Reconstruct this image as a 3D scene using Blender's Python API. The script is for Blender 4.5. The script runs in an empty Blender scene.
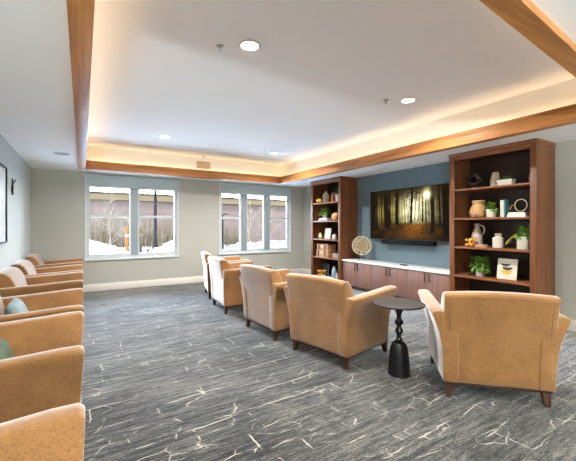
import bpy, bmesh, math, random
from mathutils import Vector, Matrix, noise

S = bpy.context.scene
C = S.collection
PI = math.pi
R = math.radians

# ------------------------------------------------------------------ materials
def lin(r, g, b):
    def f(v):
        v /= 255.0
        return v / 12.92 if v <= 0.04045 else ((v + 0.055) / 1.055) ** 2.4
    return (f(r), f(g), f(b), 1.0)

def newmat(name):
    m = bpy.data.materials.new(name)
    m.use_nodes = True
    nt = m.node_tree
    b = nt.nodes['Principled BSDF']
    return m, nt, b

def N(nt, t, **kw):
    n = nt.nodes.new(t)
    for k, v in kw.items():
        if k in n.inputs.keys() if hasattr(n.inputs, 'keys') else False:
            n.inputs[k].default_value = v
        else:
            setattr(n, k, v)
    return n

def ramp(nt, stops):
    r = nt.nodes.new('ShaderNodeValToRGB')
    e = r.color_ramp.elements
    while len(e) < len(stops):
        e.new(0.5)
    for i, (p, c) in enumerate(stops):
        e[i].position = p
        e[i].color = c
    return r

def coords(nt, scale=(1, 1, 1), rot=(0, 0, 0), kind='Object'):
    tc = nt.nodes.new('ShaderNodeTexCoord')
    mp = nt.nodes.new('ShaderNodeMapping')
    mp.inputs['Scale'].default_value = scale
    mp.inputs['Rotation'].default_value = rot
    nt.links.new(tc.outputs[kind], mp.inputs['Vector'])
    return mp.outputs['Vector']

def noise_tex(nt, vec, scale, detail=4, rough=0.55, dist=0.0):
    n = nt.nodes.new('ShaderNodeTexNoise')
    n.inputs['Scale'].default_value = scale
    n.inputs['Detail'].default_value = detail
    n.inputs['Roughness'].default_value = rough
    n.inputs['Distortion'].default_value = dist
    nt.links.new(vec, n.inputs['Vector'])
    return n

def add_bump(nt, b, src, strength=0.2, dist=0.002):
    bp = nt.nodes.new('ShaderNodeBump')
    bp.inputs['Strength'].default_value = strength
    bp.inputs['Distance'].default_value = dist
    nt.links.new(src, bp.inputs['Height'])
    nt.links.new(bp.outputs['Normal'], b.inputs['Normal'])

def plain(name, rgb, rough=0.5, metal=0.0, vary=0.06, scale=12.0, bump=0.0, spec=0.5):
    """procedural surface: one colour gently broken up by noise"""
    m, nt, b = newmat(name)
    v = coords(nt)
    n = noise_tex(nt, v, scale)
    c = lin(*rgb)
    lo = tuple(x * (1 - vary) for x in c[:3]) + (1,)
    hi = tuple(min(1, x * (1 + vary)) for x in c[:3]) + (1,)
    r = ramp(nt, [(0.3, lo), (0.7, hi)])
    nt.links.new(n.outputs['Fac'], r.inputs['Fac'])
    nt.links.new(r.outputs['Color'], b.inputs['Base Color'])
    b.inputs['Roughness'].default_value = rough
    b.inputs['Metallic'].default_value = metal
    b.inputs['Specular IOR Level'].default_value = spec
    if bump:
        add_bump(nt, b, n.outputs['Fac'], bump)
    return m

def wood(name, dark, light, axis='Z', rough=0.45, scale=1.0, spec=0.4):
    m, nt, b = newmat(name)
    s = {'X': (1.2, 14, 14), 'Y': (14, 1.2, 14), 'Z': (14, 14, 1.2)}[axis]
    v = coords(nt, tuple(k * scale for k in s))
    n1 = noise_tex(nt, v, 1.0, 6, 0.6, 1.2)
    s2 = {'X': (2, 90, 90), 'Y': (90, 2, 90), 'Z': (90, 90, 2)}[axis]
    v2 = coords(nt, tuple(k * scale for k in s2))
    n2 = noise_tex(nt, v2, 1.0, 3, 0.6)
    mx = nt.nodes.new('ShaderNodeMix')
    mx.data_type = 'FLOAT'
    mx.inputs[0].default_value = 0.35
    nt.links.new(n1.outputs['Fac'], mx.inputs[2])
    nt.links.new(n2.outputs['Fac'], mx.inputs[3])
    r = ramp(nt, [(0.32, lin(*dark)), (0.68, lin(*light))])
    nt.links.new(mx.outputs[0], r.inputs['Fac'])
    nt.links.new(r.outputs['Color'], b.inputs['Base Color'])
    b.inputs['Roughness'].default_value = rough
    b.inputs['Specular IOR Level'].default_value = spec
    add_bump(nt, b, n2.outputs['Fac'], 0.08, 0.001)
    return m

def emit(name, rgb, strength):
    m, nt, b = newmat(name)
    b.inputs['Base Color'].default_value = lin(*rgb)
    b.inputs['Emission Color'].default_value = lin(*rgb)
    b.inputs['Emission Strength'].default_value = strength
    return m

def fabric_mat(name, c0, c1, sheen=0.6, weave=260, sheen_tint=(0.95, 0.98, 1.0, 1), srough=0.35):
    m, nt, b = newmat(name)
    v = coords(nt, (1, 1, 1))
    a = noise_tex(nt, coords(nt, (weave * 0.25, weave * 0.25, weave)), 1.0, 2)
    d = noise_tex(nt, coords(nt, (weave, weave, weave * 0.15)), 1.0, 2)
    big = noise_tex(nt, v, 5.0, 3)
    ad = nt.nodes.new('ShaderNodeMix')
    ad.data_type = 'FLOAT'
    ad.inputs[0].default_value = 0.5
    nt.links.new(a.outputs['Fac'], ad.inputs[2])
    nt.links.new(d.outputs['Fac'], ad.inputs[3])
    ad2 = nt.nodes.new('ShaderNodeMix')
    ad2.data_type = 'FLOAT'
    ad2.inputs[0].default_value = 0.3
    nt.links.new(ad.outputs[0], ad2.inputs[2])
    nt.links.new(big.outputs['Fac'], ad2.inputs[3])
    r = ramp(nt, [(0.36, lin(*c0)), (0.64, lin(*c1))])
    nt.links.new(ad2.outputs[0], r.inputs['Fac'])
    nt.links.new(r.outputs['Color'], b.inputs['Base Color'])
    b.inputs['Roughness'].default_value = 0.75
    b.inputs['Specular IOR Level'].default_value = 0.25
    b.inputs['Sheen Weight'].default_value = sheen
    b.inputs['Sheen Roughness'].default_value = srough
    b.inputs['Sheen Tint'].default_value = sheen_tint
    add_bump(nt, b, ad.outputs[0], 0.25, 0.0015)
    return m

def carpet_mat():
    m, nt, b = newmat('carpet')
    L = nt.links.new
    def mth(op, a, bv=None, clamp=False):
        n = nt.nodes.new('ShaderNodeMath')
        n.operation = op
        n.use_clamp = clamp
        for i, x in enumerate((a, bv)):
            if x is None:
                continue
            if isinstance(x, (int, float)):
                n.inputs[i].default_value = x
            else:
                L(x, n.inputs[i])
        return n.outputs[0]
    # long streaks across the room
    st = noise_tex(nt, coords(nt, (2.6, 30, 1)), 1.0, 6, 0.7, 0.3)
    st2 = noise_tex(nt, coords(nt, (14, 90, 1)), 1.0, 4, 0.65)
    patch = noise_tex(nt, coords(nt, (0.9, 2.0, 1)), 1.0, 3, 0.5)
    pile = noise_tex(nt, coords(nt, (1, 1, 1)), 75.0, 3, 0.75)
    s = mth('ADD', mth('MULTIPLY', st.outputs['Fac'], 0.38), mth('MULTIPLY', st2.outputs['Fac'], 0.24))
    s = mth('ADD', s, mth('MULTIPLY', patch.outputs['Fac'], 0.14))
    s = mth('ADD', s, mth('MULTIPLY', pile.outputs['Fac'], 0.24))
    base = ramp(nt, [(0.42, lin(*CARPET[0])), (0.5, lin(*CARPET[1])), (0.58, lin(*CARPET[2]))])
    L(s, base.inputs['Fac'])
    # pale broken vein lines: edges of stretched cells, kept only in places
    wob = noise_tex(nt, coords(nt, (6, 6, 1)), 1.0, 2, 0.5)
    vv = coords(nt, (1.5, 2.6, 1), (0, 0, 0.05))
    mixv = nt.nodes.new('ShaderNodeMix')
    mixv.data_type = 'VECTOR'
    mixv.inputs[0].default_value = 0.13
    L(vv, mixv.inputs[4])
    L(wob.outputs['Color'], mixv.inputs[5])
    vo = nt.nodes.new('ShaderNodeTexVoronoi')
    vo.feature = 'DISTANCE_TO_EDGE'
    vo.distance = 'EUCLIDEAN'
    vo.inputs['Scale'].default_value = 2.9
    L(mixv.outputs[1], vo.inputs['Vector'])
    line = mth('SUBTRACT', 1.0, mth('DIVIDE', vo.outputs['Distance'], 0.026), True)
    gate = noise_tex(nt, coords(nt, (3.2, 5.4, 1)), 1.0, 3, 0.6)
    keep = mth('MULTIPLY', mth('SUBTRACT', gate.outputs['Fac'], 0.51), 9.0, True)
    bk = nt.nodes.new('ShaderNodeTexBrick')
    bk.offset = 0.37
    bk.offset_frequency = 2
    bk.squash = 0.6
    bk.squash_frequency = 3
    bk.inputs['Scale'].default_value = 1.0
    bk.inputs['Mortar Size'].default_value = 0.006
    bk.inputs['Mortar Smooth'].default_value = 0.6
    bk.inputs['Brick Width'].default_value = 0.62
    bk.inputs['Row Height'].default_value = 0.21
    mixb = nt.nodes.new('ShaderNodeMix')
    mixb.data_type = 'VECTOR'
    mixb.inputs[0].default_value = 0.07
    L(coords(nt, (1, 1, 1), (0, 0, -0.06)), mixb.inputs[4])
    L(noise_tex(nt, coords(nt, (4, 4, 1)), 1.0, 3, 0.6).outputs['Color'], mixb.inputs[5])
    L(mixb.outputs[1], bk.inputs['Vector'])
    gate2 = noise_tex(nt, coords(nt, (2.6, 5.0, 1), (0, 0, .4)), 1.0, 3, 0.6)
    keep2 = mth('MULTIPLY', mth('SUBTRACT', gate2.outputs['Fac'], 0.49), 9.0, True)
    fine = mth('ADD', mth('MULTIPLY', pile.outputs['Fac'], 0.9), 0.35, True)
    line = mth('MULTIPLY', mth('MAXIMUM', mth('MULTIPLY', line, keep), mth('MULTIPLY', bk.outputs['Fac'], keep2)), fine)
    mx = nt.nodes.new('ShaderNodeMix')
    mx.data_type = 'RGBA'
    L(line, mx.inputs[0])
    L(base.outputs['Color'], mx.inputs[6])
    mx.inputs[7].default_value = lin(*CARPET[3])
    L(mx.outputs[2], b.inputs['Base Color'])
    b.inputs['Roughness'].default_value = 0.95
    b.inputs['Specular IOR Level'].default_value = 0.2
    b.inputs['Sheen Weight'].default_value = 1.0
    b.inputs['Sheen Roughness'].default_value = 0.38
    stn = ramp(nt, [(0.42, (.25, .25, .26, 1)), (0.58, (1, .98, .95, 1))])
    L(s, stn.inputs['Fac'])
    L(stn.outputs['Color'], b.inputs['Sheen Tint'])
    add_bump(nt, b, pile.outputs['Fac'], 0.5, 0.006)
    return m

CARPET = [(9, 9, 9), (35, 34, 32), (84, 79, 72), (186, 178, 164)]

def glass_mat():
    m = bpy.data.materials.new('window_glass')
    m.use_nodes = True
    nt = m.node_tree
    nt.nodes.clear()
    out = nt.nodes.new('ShaderNodeOutputMaterial')
    mix = nt.nodes.new('ShaderNodeMixShader')
    tr = nt.nodes.new('ShaderNodeBsdfTransparent')
    gl = nt.nodes.new('ShaderNodeBsdfGlossy')
    gl.inputs['Roughness'].default_value = 0.02
    fr = nt.nodes.new('ShaderNodeFresnel')
    fr.inputs['IOR'].default_value = 1.35
    tr.inputs['Color'].default_value = (0.95, 0.97, 0.97, 1)
    nt.links.new(fr.outputs[0], mix.inputs[0])
    nt.links.new(tr.outputs[0], mix.inputs[1])
    nt.links.new(gl.outputs[0], mix.inputs[2])
    nt.links.new(mix.outputs[0], out.inputs['Surface'])
    return m

def leaf_mat(name, c0, c1):
    m, nt, b = newmat(name)
    n = noise_tex(nt, coords(nt), 28.0, 2)
    r = ramp(nt, [(0.35, lin(*c0)), (0.65, lin(*c1))])
    nt.links.new(n.outputs['Fac'], r.inputs['Fac'])
    nt.links.new(r.outputs['Color'], b.inputs['Base Color'])
    b.inputs['Roughness'].default_value = 0.45
    return m

M = {}
M['carpet'] = carpet_mat()
M['wall'] = plain('wall_paint', (172, 170, 160), 0.85, vary=0.015, scale=3, spec=0.2)
M['wall_cool'] = plain('pale_cool_wall_paint', (180, 184, 180), 0.85, vary=0.015, scale=3, spec=0.2)  # wall paint lightened and cooled, carrying the window daylight in its colour
M['teal'] = plain('teal_paint', (98, 114, 122), 0.8, vary=0.02, scale=3, spec=0.2)
M['ceil'] = plain('ceiling_paint', (250, 250, 249), 0.9, vary=0.01, scale=2, spec=0.1)
M['cove'] = plain('cove_paint', (236, 230, 216), 0.9, vary=0.01, scale=2, spec=0.1)
M['trim'] = plain('trim_paint', (222, 217, 207), 0.5, vary=0.01, scale=4)
M['white'] = plain('white_frame', (206, 210, 210), 0.4, vary=0.01, scale=6)
M['sash'] = plain('window_sash_paint', (184, 190, 190), 0.45, vary=0.02, scale=6)  # frame white greyed; the shade on the sashes is put into the colour
M['mull'] = plain('grey_mullion', (140, 150, 154), 0.45, vary=0.02, scale=6)
M['shade'] = plain('roller_shade_cloth', (180, 190, 192), 0.9, vary=0.03, scale=40)
M['beamX'] = wood('beam_wood_x', (136, 82, 38), (200, 136, 74), 'X', 0.5, 0.6)
M['beamY'] = wood('beam_wood_y', (136, 82, 38), (200, 136, 74), 'Y', 0.5, 0.6)
M['walnut'] = wood('walnut_upright', (82, 46, 25), (128, 78, 44), 'Z', 0.42, 0.7)
M['walnutY'] = wood('walnut_shelf', (88, 50, 28), (134, 82, 47), 'Y', 0.42, 0.7)
M['walnutback'] = wood('walnut_back', (30, 18, 11), (44, 27, 17), 'Z', 0.5, 0.7)  # walnut darkened; shade inside the bookcases is put into the colour
M['door'] = wood('walnut_door', (96, 66, 56), (140, 104, 91), 'Z', 0.45, 0.55)
M['kick'] = plain('kick_board', (58, 40, 34), 0.6)
M['quartz'] = plain('white_quartz', (232, 229, 222), 0.25, vary=0.02, scale=25)
M['bronze'] = plain('dark_bronze', (40, 33, 28), 0.35, 0.8)
M['black'] = plain('black_plastic', (8, 8, 9), 0.5, spec=0.12)
M['postblack'] = plain('matte_black_paint', (6, 6, 6), 0.9, spec=0.05)
M['blackmetal'] = plain('black_metal', (26, 24, 24), 0.42, 0.6)
M['tabletop'] = wood('dark_table_wood', (24, 19, 14), (40, 32, 24), 'X', 0.5, 1.0)
M['legwood'] = wood('dark_leg_wood', (44, 26, 18), (72, 44, 30), 'Z', 0.4, 1.2)
M['fabric'] = fabric_mat('tan_fabric', (112, 75, 38), (152, 109, 65), sheen=1.0, srough=0.37)
M['piping'] = fabric_mat('piping_fabric', (84, 54, 26), (100, 66, 34), sheen=0.3)
M['pillow_g'] = fabric_mat('green_cloth', (52, 62, 42), (80, 92, 66), sheen=0.1)
M['pillow_b'] = fabric_mat('blue_cloth', (98, 116, 120), (138, 154, 156), sheen=0.2)
M['glass'] = glass_mat()
M['chrome'] = plain('brushed_metal', (176, 174, 170), 0.4, 0.5)
M['lens'] = emit('downlight_lens', (255, 240, 214), 14.0)
M['led'] = emit('led_strip_light', (255, 206, 130), 1.2)
M['cream'] = plain('cream_ceramic', (172, 158, 136), 0.4, vary=0.05)
M['whitec'] = plain('white_ceramic', (184, 177, 163), 0.35, vary=0.03)
M['tanjar'] = plain('tan_ceramic', (176, 136, 86), 0.6, vary=0.12, scale=20)
M['stone'] = plain('grey_stoneware', (164, 148, 130), 0.55, vary=0.12, scale=24)
M['knot'] = plain('dark_grey_ceramic', (52, 45, 40), 0.5, vary=0.1)
M['gold'] = plain('gold_finish', (214, 152, 62), 0.3, 0.75)
M['goldmatte'] = plain('ochre_ceramic', (222, 160, 70), 0.5, vary=0.08)
M['terra'] = plain('terracotta', (180, 112, 84), 0.6, vary=0.08)
M['shell'] = plain('pink_brown_stone', (150, 112, 94), 0.6, vary=0.2, scale=40)
M['leaf'] = leaf_mat('green_leaf', (36, 76, 20), (116, 152, 54))
M['leafd'] = leaf_mat('dark_green_leaf', (34, 66, 28), (70, 108, 48))
M['leafy'] = leaf_mat('yellow_leaf', (130, 122, 40), (176, 164, 70))
M['paper'] = plain('paper', (200, 191, 172), 0.8, vary=0.04, scale=60)
M['bcream'] = plain('cream_cover', (214, 202, 174), 0.6)
M['bwhite'] = plain('white_cover', (220, 218, 208), 0.6)
M['bteal'] = plain('teal_cover', (70, 116, 128), 0.55)
M['bblue'] = plain('slate_blue_cover', (104, 114, 134), 0.6)
M['bbrown'] = plain('brown_cover', (170, 120, 70), 0.6)
M['bnavy'] = plain('dark_slate_cover', (58, 70, 78), 0.5)
M['wicker'] = plain('woven_wicker', (168, 122, 82), 0.7, vary=0.35, scale=70, bump=0.4)
M['strap'] = plain('brown_strap', (58, 34, 22), 0.6)
M['bluevase'] = plain('blue_grey_glaze', (128, 144, 156), 0.35, vary=0.1)
M['pear'] = plain('pale_green_glaze', (196, 200, 150), 0.4, vary=0.08)
M['ballw'] = wood('pale_ball_wood', (170, 118, 74), (208, 160, 110), 'Y', 0.5, 1.5)
M['snow'] = plain('snow', (196, 199, 204), 0.8, vary=0.03, scale=3)
M['siding'] = wood('brown_siding', (42, 33, 28), (59, 47, 41), 'X', 0.8, 0.5, 0)
M['tanfascia'] = plain('tan_fascia', (52, 41, 29), 0.8, vary=0.03, spec=0)
M['darkroof'] = plain('dark_roof_edge', (14, 13, 13), 0.9, spec=0)
M['bark'] = plain('pale_bark', (64, 55, 46), 0.9, vary=0.2, scale=30, spec=0)
M['brush'] = plain('dry_brush', (45, 37, 24), 0.9, vary=0.3, scale=15, spec=0)
M['orange'] = plain('orange_plastic', (84, 40, 14), 0.8, spec=0)
M['grille'] = plain('tan_grille', (196, 168, 126), 0.5)

# ------------------------------------------------------------------ mesh helpers
def bm_box(bm, x0, x1, y0, y1, z0, z1, mi=0):
    vs = [bm.verts.new((x, y, z)) for x in (x0, x1) for y in (y0, y1) for z in (z0, z1)]
    for f in ((0, 1, 3, 2), (4, 6, 7, 5), (0, 4, 5, 1), (2, 3, 7, 6), (0, 2, 6, 4), (1, 5, 7, 3)):
        fc = bm.faces.new([vs[i] for i in f])
        fc.material_index = mi
    return vs

def bm_tube(bm, pts, rad, seg=8, mi=0, closed=False):
    pts = [Vector(p) for p in pts]
    rads = rad if isinstance(rad, (list, tuple)) else [rad] * len(pts)
    rings = []
    prev = None
    n = len(pts)
    for i, p in enumerate(pts):
        if closed:
            d = pts[(i + 1) % n] - pts[i - 1]
        else:
            d = pts[min(i + 1, n - 1)] - pts[max(i - 1, 0)]
        d.normalize()
        if prev is None:
            a = Vector((0, 0, 1)) if abs(d.z) < 0.9 else Vector((1, 0, 0))
            u = d.cross(a).normalized()
        else:
            u = (prev - d * prev.dot(d)).normalized()
        prev = u
        w = d.cross(u)
        rings.append([bm.verts.new(p + (u * math.cos(2 * PI * k / seg) + w * math.sin(2 * PI * k / seg)) * rads[i]) for k in range(seg)])
    rng = range(n if closed else n - 1)
    for i in rng:
        a, b = rings[i], rings[(i + 1) % n]
        for k in range(seg):
            f = bm.faces.new((a[k], a[(k + 1) % seg], b[(k + 1) % seg], b[k]))
            f.material_index = mi
    if not closed:
        bm.faces.new(rings[0][::-1]).material_index = mi
        bm.faces.new(rings[-1]).material_index = mi

def bm_lathe(bm, prof, seg=24, center=(0, 0, 0), mi=0, flute=0.0, nfl=0):
    cx, cy, cz = center
    rings = []
    for r, z in prof:
        if r < 1e-5:
            rings.append([bm.verts.new((cx, cy, cz + z))])
        else:
            ring = []
            for k in range(seg):
                a = 2 * PI * k / seg
                rr = r * (1 + flute * math.cos(nfl * a)) if nfl else r
                ring.append(bm.verts.new((cx + rr * math.cos(a), cy + rr * math.sin(a), cz + z)))
            rings.append(ring)
    for a, b in zip(rings, rings[1:]):
        for k in range(seg):
            k2 = (k + 1) % seg
            if len(a) == 1 and len(b) == 1:
                continue
            if len(a) == 1:
                f = bm.faces.new((a[0], b[k2], b[k]))
            elif len(b) == 1:
                f = bm.faces.new((a[k], a[k2], b[0]))
            else:
                f = bm.faces.new((a[k], a[k2], b[k2], b[k]))
            f.material_index = mi
    if len(rings[0]) > 1:
        bm.faces.new(rings[0][::-1]).material_index = mi
    if len(rings[-1]) > 1:
        bm.faces.new(rings[-1]).material_index = mi

def bm_loft(bm, secs, mi=0):
    rings = [[bm.verts.new(p) for p in s] for s in secs]
    n = len(rings[0])
    for a, b in zip(rings, rings[1:]):
        for k in range(n):
            bm.faces.new((a[k], a[(k + 1) % n], b[(k + 1) % n], b[k])).material_index = mi
    bm.faces.new(rings[0][::-1]).material_index = mi
    bm.faces.new(rings[-1]).material_index = mi

def bevel(bm, w, seg=2, ang=35):
    bm.normal_update()
    es = [e for e in bm.edges if len(e.link_faces) == 2 and e.calc_face_angle(0) > math.radians(ang)]
    if es:
        bmesh.ops.bevel(bm, geom=es, offset=w, segments=seg, profile=0.5, affect='EDGES', clamp_overlap=True)

def build(name, bm, mats, parent=None, smooth=True, ang=40, loc=None, kind=None, label=None):
    bmesh.ops.recalc_face_normals(bm, faces=bm.faces[:])
    me = bpy.data.meshes.new(name)
    bm.to_mesh(me)
    bm.free()
    for m in (mats if isinstance(mats, list) else [mats]):
        me.materials.append(m)
    if smooth:
        me.polygons.foreach_set('use_smooth', [True] * len(me.polygons))
        me.set_sharp_from_angle(angle=math.radians(ang))
    o = bpy.data.objects.new(name, me)
    C.objects.link(o)
    if parent:
        o.parent = parent
    if loc:
        o.location = loc
    if kind:
        o['kind'] = kind
    if label:
        o['label'] = label
    return o

def box(name, x0, x1, y0, y1, z0, z1, mat, parent=None, bev=0.0, kind=None, label=None, seg=2):
    bm = bmesh.new()
    bm_box(bm, x0, x1, y0, y1, z0, z1)
    if bev:
        bevel(bm, bev, seg)
    return build(name, bm, mat, parent, kind=kind, label=label)

def tag(o, label, cat, group=None):
    o['label'] = label
    o['category'] = cat
    if group:
        o['group'] = group
    return o

def thing(name, label, cat, loc=(0, 0, 0), rz=0.0, group=None):
    o = bpy.data.objects.new(name, None)
    o.empty_display_size = 0.1
    C.objects.link(o)
    o.location = loc
    o.rotation_euler = (0, 0, rz)
    return tag(o, label, cat, group)

def copy_tree(o, parent=None):
    c = o.copy()
    C.objects.link(c)
    if parent:
        c.parent = parent
    for ch in list(o.children):
        copy_tree(ch, c)
    return c

def dup(root, label, loc, rz=0.0):
    r = copy_tree(root)
    r.location = loc
    r.rotation_euler = (0, 0, rz)
    r['label'] = label
    return r

# ------------------------------------------------------------------ room shell
XL, XR, YW, YB, ZC, ZT = -0.84, 5.38, 8.12, -2.4, 2.45, 2.87
T = 0.15
box('floor', XL - T, XR + T, YB - T, YW + T, -0.1, 0, M['carpet'], kind='structure')
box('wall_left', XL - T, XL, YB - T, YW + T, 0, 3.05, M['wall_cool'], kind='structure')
bm = bmesh.new()
bm_box(bm, XR, XR + T, YB - T, YW + T, 0, 3.05)
build('wall_right', bm, M['wall'], kind='structure')
box('wall_rear', XL, XR, YB - T, YB, 0, 3.05, M['wall'], kind='structure')
# teal paint between the two bookcases
box('wall_television', XR - 0.012, XR, 3.2, 5.9, 0, ZC, M['teal'], kind='structure')

# window wall with two openings
W1 = (0.047, 1.915)
W2 = (2.90, 4.965)
WZ = (0.66, 2.42)
bm = bmesh.new()
for x0, x1, z0, z1 in ((XL, XR, 0, WZ[0]), (XL, XR, WZ[1], 3.05), (XL, W1[0], WZ[0], WZ[1]), (W1[1], W2[0], WZ[0], WZ[1]), (W2[1], XR, WZ[0], WZ[1])):
    bm_box(bm, x0, x1, YW, YW + T, z0, z1)
build('wall_windows', bm, M['wall'], kind='structure')

# tray opening: the beam ring sits round it
TX0, TX1, TY0, TY1 = -0.065, 4.345, 0.62, 7.495     # outer line of the beam ring
BW = 0.115
BZ0, BZ1 = 2.405, 2.575
def ny(x, off=0.0):
    # the near beam runs very slightly askew to the window wall
    return 0.655 + 0.085 * (x - TX0) + off

def skew_box(bm, x0, x1, o0, o1, z0, z1):
    # prism between two lines parallel to the near beam
    lo = [bm.verts.new(p) for p in ((x0, ny(x0, o0), z0), (x1, ny(x1, o0), z0), (x1, ny(x1, o1), z0), (x0, ny(x0, o1), z0))]
    hi = [bm.verts.new((v.co.x, v.co.y, z1)) for v in lo]
    bm.faces.new(lo[::-1]); bm.faces.new(hi)
    for k in range(4):
        bm.faces.new((lo[k], lo[(k + 1) % 4], hi[(k + 1) % 4], hi[k]))

bm = bmesh.new()
lo = [bm.verts.new(p) for p in ((TX0 + .01, YB, ZC), (TX1 - .01, YB, ZC), (TX1 - .01, ny(TX1 - .01, .01), ZC), (TX0 + .01, ny(TX0 + .01, .01), ZC))]
hi = [bm.verts.new((v.co.x, v.co.y, ZC + .05)) for v in lo]
bm.faces.new(lo[::-1]); bm.faces.new(hi)
for k in range(4):
    bm.faces.new((lo[k], lo[(k + 1) % 4], hi[(k + 1) % 4], hi[k]))
for x0, x1, y0, y1 in ((XL, TX0 + .01, YB, YW), (TX1 - .01, XR, YB, YW), (TX0 + .01, TX1 - .01, TY1 - .01, YW)):
    bm_box(bm, x0, x1, y0, y1, ZC, ZC + 0.05)
build('ceiling', bm, M['ceil'], kind='structure')
box('ceiling_tray', TX0 - 0.1, TX1 + 0.1, TY0 - 0.1, TY1 + 0.1, ZT, ZT + 0.18, M['ceil'], kind='structure')
bm = bmesh.new()
e = 0.012
bm_box(bm, TX0 - .06, TX0 + e, ny(TX0) - .06, TY1 + .06, ZC + .05, ZT)
bm_box(bm, TX1 - e, TX1 + .06, ny(TX1) - .06, TY1 + .06, ZC + .05, ZT)
skew_box(bm, TX0 + e, TX1 - e, -.06, e, ZC + .05, ZT)
bm_box(bm, TX0 + e, TX1 - e, TY1 - e, TY1 + .06, ZC + .05, ZT)
build('wall_cove', bm, M['cove'], kind='structure')

def beam(name, x0, x1, y0, y1, mat):
    # a beam with a raised inner lip, leaving a ledge for the light strip
    box(name, x0, x1, y0, y1, BZ0, BZ1 - 0.05, mat, bev=0.004, kind='structure')
beam('trim_1', TX0, TX0 + BW, ny(TX0), TY1, M['beamY'])
beam('trim_2', TX1 - BW, TX1, ny(TX1 - BW), TY1, M['beamY'])
bm = bmesh.new()
skew_box(bm, TX0 + BW, TX1 - BW, 0, BW, BZ0, BZ1 - .05)
build('trim_3', bm, M['beamX'], kind='structure')
beam('trim_4', TX0 + BW, TX1 - BW, TY1 - BW, TY1, M['beamX'])
lip = 0.02
box('trim_5', TX0 + BW - lip, TX0 + BW, ny(TX0 + BW, BW - lip), TY1 - BW + lip, BZ1 - 0.05, BZ1, M['beamY'], kind='structure')
box('trim_6', TX1 - BW, TX1 - BW + lip, ny(TX1 - BW, BW), TY1 - BW + lip, BZ1 - 0.05, BZ1, M['beamY'], kind='structure')
bm = bmesh.new()
skew_box(bm, TX0 + BW, TX1 - BW, BW - lip, BW, BZ1 - 0.05, BZ1)
build('trim_7', bm, M['beamX'], kind='structure')
box('trim_8', TX0 + BW, TX1 - BW, TY1 - BW, TY1 - BW + lip, BZ1 - 0.05, BZ1, M['beamX'], kind='structure')

def baseboard(name, x0, x1, y0, y1):
    box(name, x0, x1, y0, y1, 0, 0.15, M['trim'], bev=0.004, kind='structure')
baseboard('baseboard_back', XL, XR, YW - 0.016, YW)
baseboard('baseboard_left', XL, XL + 0.016, YB, YW - .016)
baseboard('baseboard_right', XR - 0.016, XR, YB, 2.04)
baseboard('baseboard_right_far', XR - 0.016, XR, 7.03, YW - .016)

# ------------------------------------------------------------------ windows
def window(name, x0, x1, units):
    z0, z1 = WZ
    fr = bpy.data.objects.new(name, None)
    C.objects.link(fr)
    fr['kind'] = 'structure'
    ya, yb = YW + 0.045, YW + 0.115
    bm = bmesh.new()
    bm_box(bm, x0, x0 + .05, ya, yb, z0, z1)
    bm_box(bm, x1 - .05, x1, ya, yb, z0, z1)
    bm_box(bm, x0 + .05, x1 - .05, ya, yb, z0, z0 + .05)
    bm_box(bm, x0 + .05, x1 - .05, ya, yb, 2.185, z1)
    build('window_frame', bm, M['sash'], fr)
    # painted jamb strips facing the room
    bm = bmesh.new()
    bm_box(bm, x0, x0 + .018, YW - .006, ya, z0, z1)
    bm_box(bm, x1 - .018, x1, YW - .006, ya, z0, z1)
    build('window_jamb', bm, M['white'], fr)
    box('window_sill', x0 - .01, x1 + .01, YW - .03, ya, z0 - .025, z0 + .004, M['white'], fr, bev=.004)
    for (a, b, rail) in units:
        bm = bmesh.new()
        w = .035
        zt = 2.185
        bm_box(bm, a, a + w, ya + .01, yb - .012, z0 + .05, zt)
        bm_box(bm, b - w, b, ya + .01, yb - .012, z0 + .05, zt)
        bm_box(bm, a + w, b - w, ya + .01, yb - .012, z0 + .05, z0 + .05 + .05)
        bm_box(bm, a + w, b - w, ya + .01, yb - .012, zt - .03, zt)
        if rail:
            bm_box(bm, a + w, b - w, ya + .005, yb - .012, 1.535, 1.585)
        build('window_sash', bm, M['sash'], fr)
        box('window_pane', a + w, b - w, ya + .038, ya + .042, z0 + .1, zt - .03, M['glass'], fr)
    for (u, v) in zip(units, units[1:]):
        box('window_mullion', u[1], v[0], ya - .006, yb, z0 + .05, 2.185, M['mull'], fr, bev=.004)
    return fr
window('window_1', W1[0], W1[1], [(W1[0] + .05, .92, True), (1.045, W1[1] - .05, True)])
window('window_2', W2[0], W2[1], [(W2[0] + .05, 3.51, True), (3.65, 4.18, False), (4.325, W2[1] - .05, True)])

# roller shades rolled up to the top of each recess
def roller(label, x0, x1):
    t = thing('roller_shade', label, 'window shade', ((x0 + x1) / 2, YW + .02, 2.17), group='roller shades over the windows')
    w = (x1 - x0) / 2 - .02
    box('shade_cloth', -w, w, .0, .003, .02, .19, M['shade'], t)
    box('hem_bar', -w, w, -.006, .008, .0, .022, M['white'], t, bev=.003)
    box('cassette', -w, w, -.02, .022, .19, .245, M['shade'], t, bev=.008)
roller('pale grey roller shade drawn up over the two-pane window by the left wall', W1[0], W1[1])
roller('pale grey roller shade drawn up over the three-pane window near the tall bookcase', W2[0], W2[1])

# ------------------------------------------------------------------ ceiling fixtures
def lamp_area(name, loc, sx, sy, power, col, rot=(0, 0, 0), shape='RECTANGLE', spread=PI):
    l = bpy.data.lights.new(name, 'AREA')
    l.shape = shape
    l.size = sx
    if shape in ('RECTANGLE', 'ELLIPSE'):
        l.size_y = sy
    l.energy = power
    l.color = col
    l.spread = spread
    o = bpy.data.objects.new(name, l)
    o.location = loc
    o.rotation_euler = rot
    C.objects.link(o)
    return o

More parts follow.
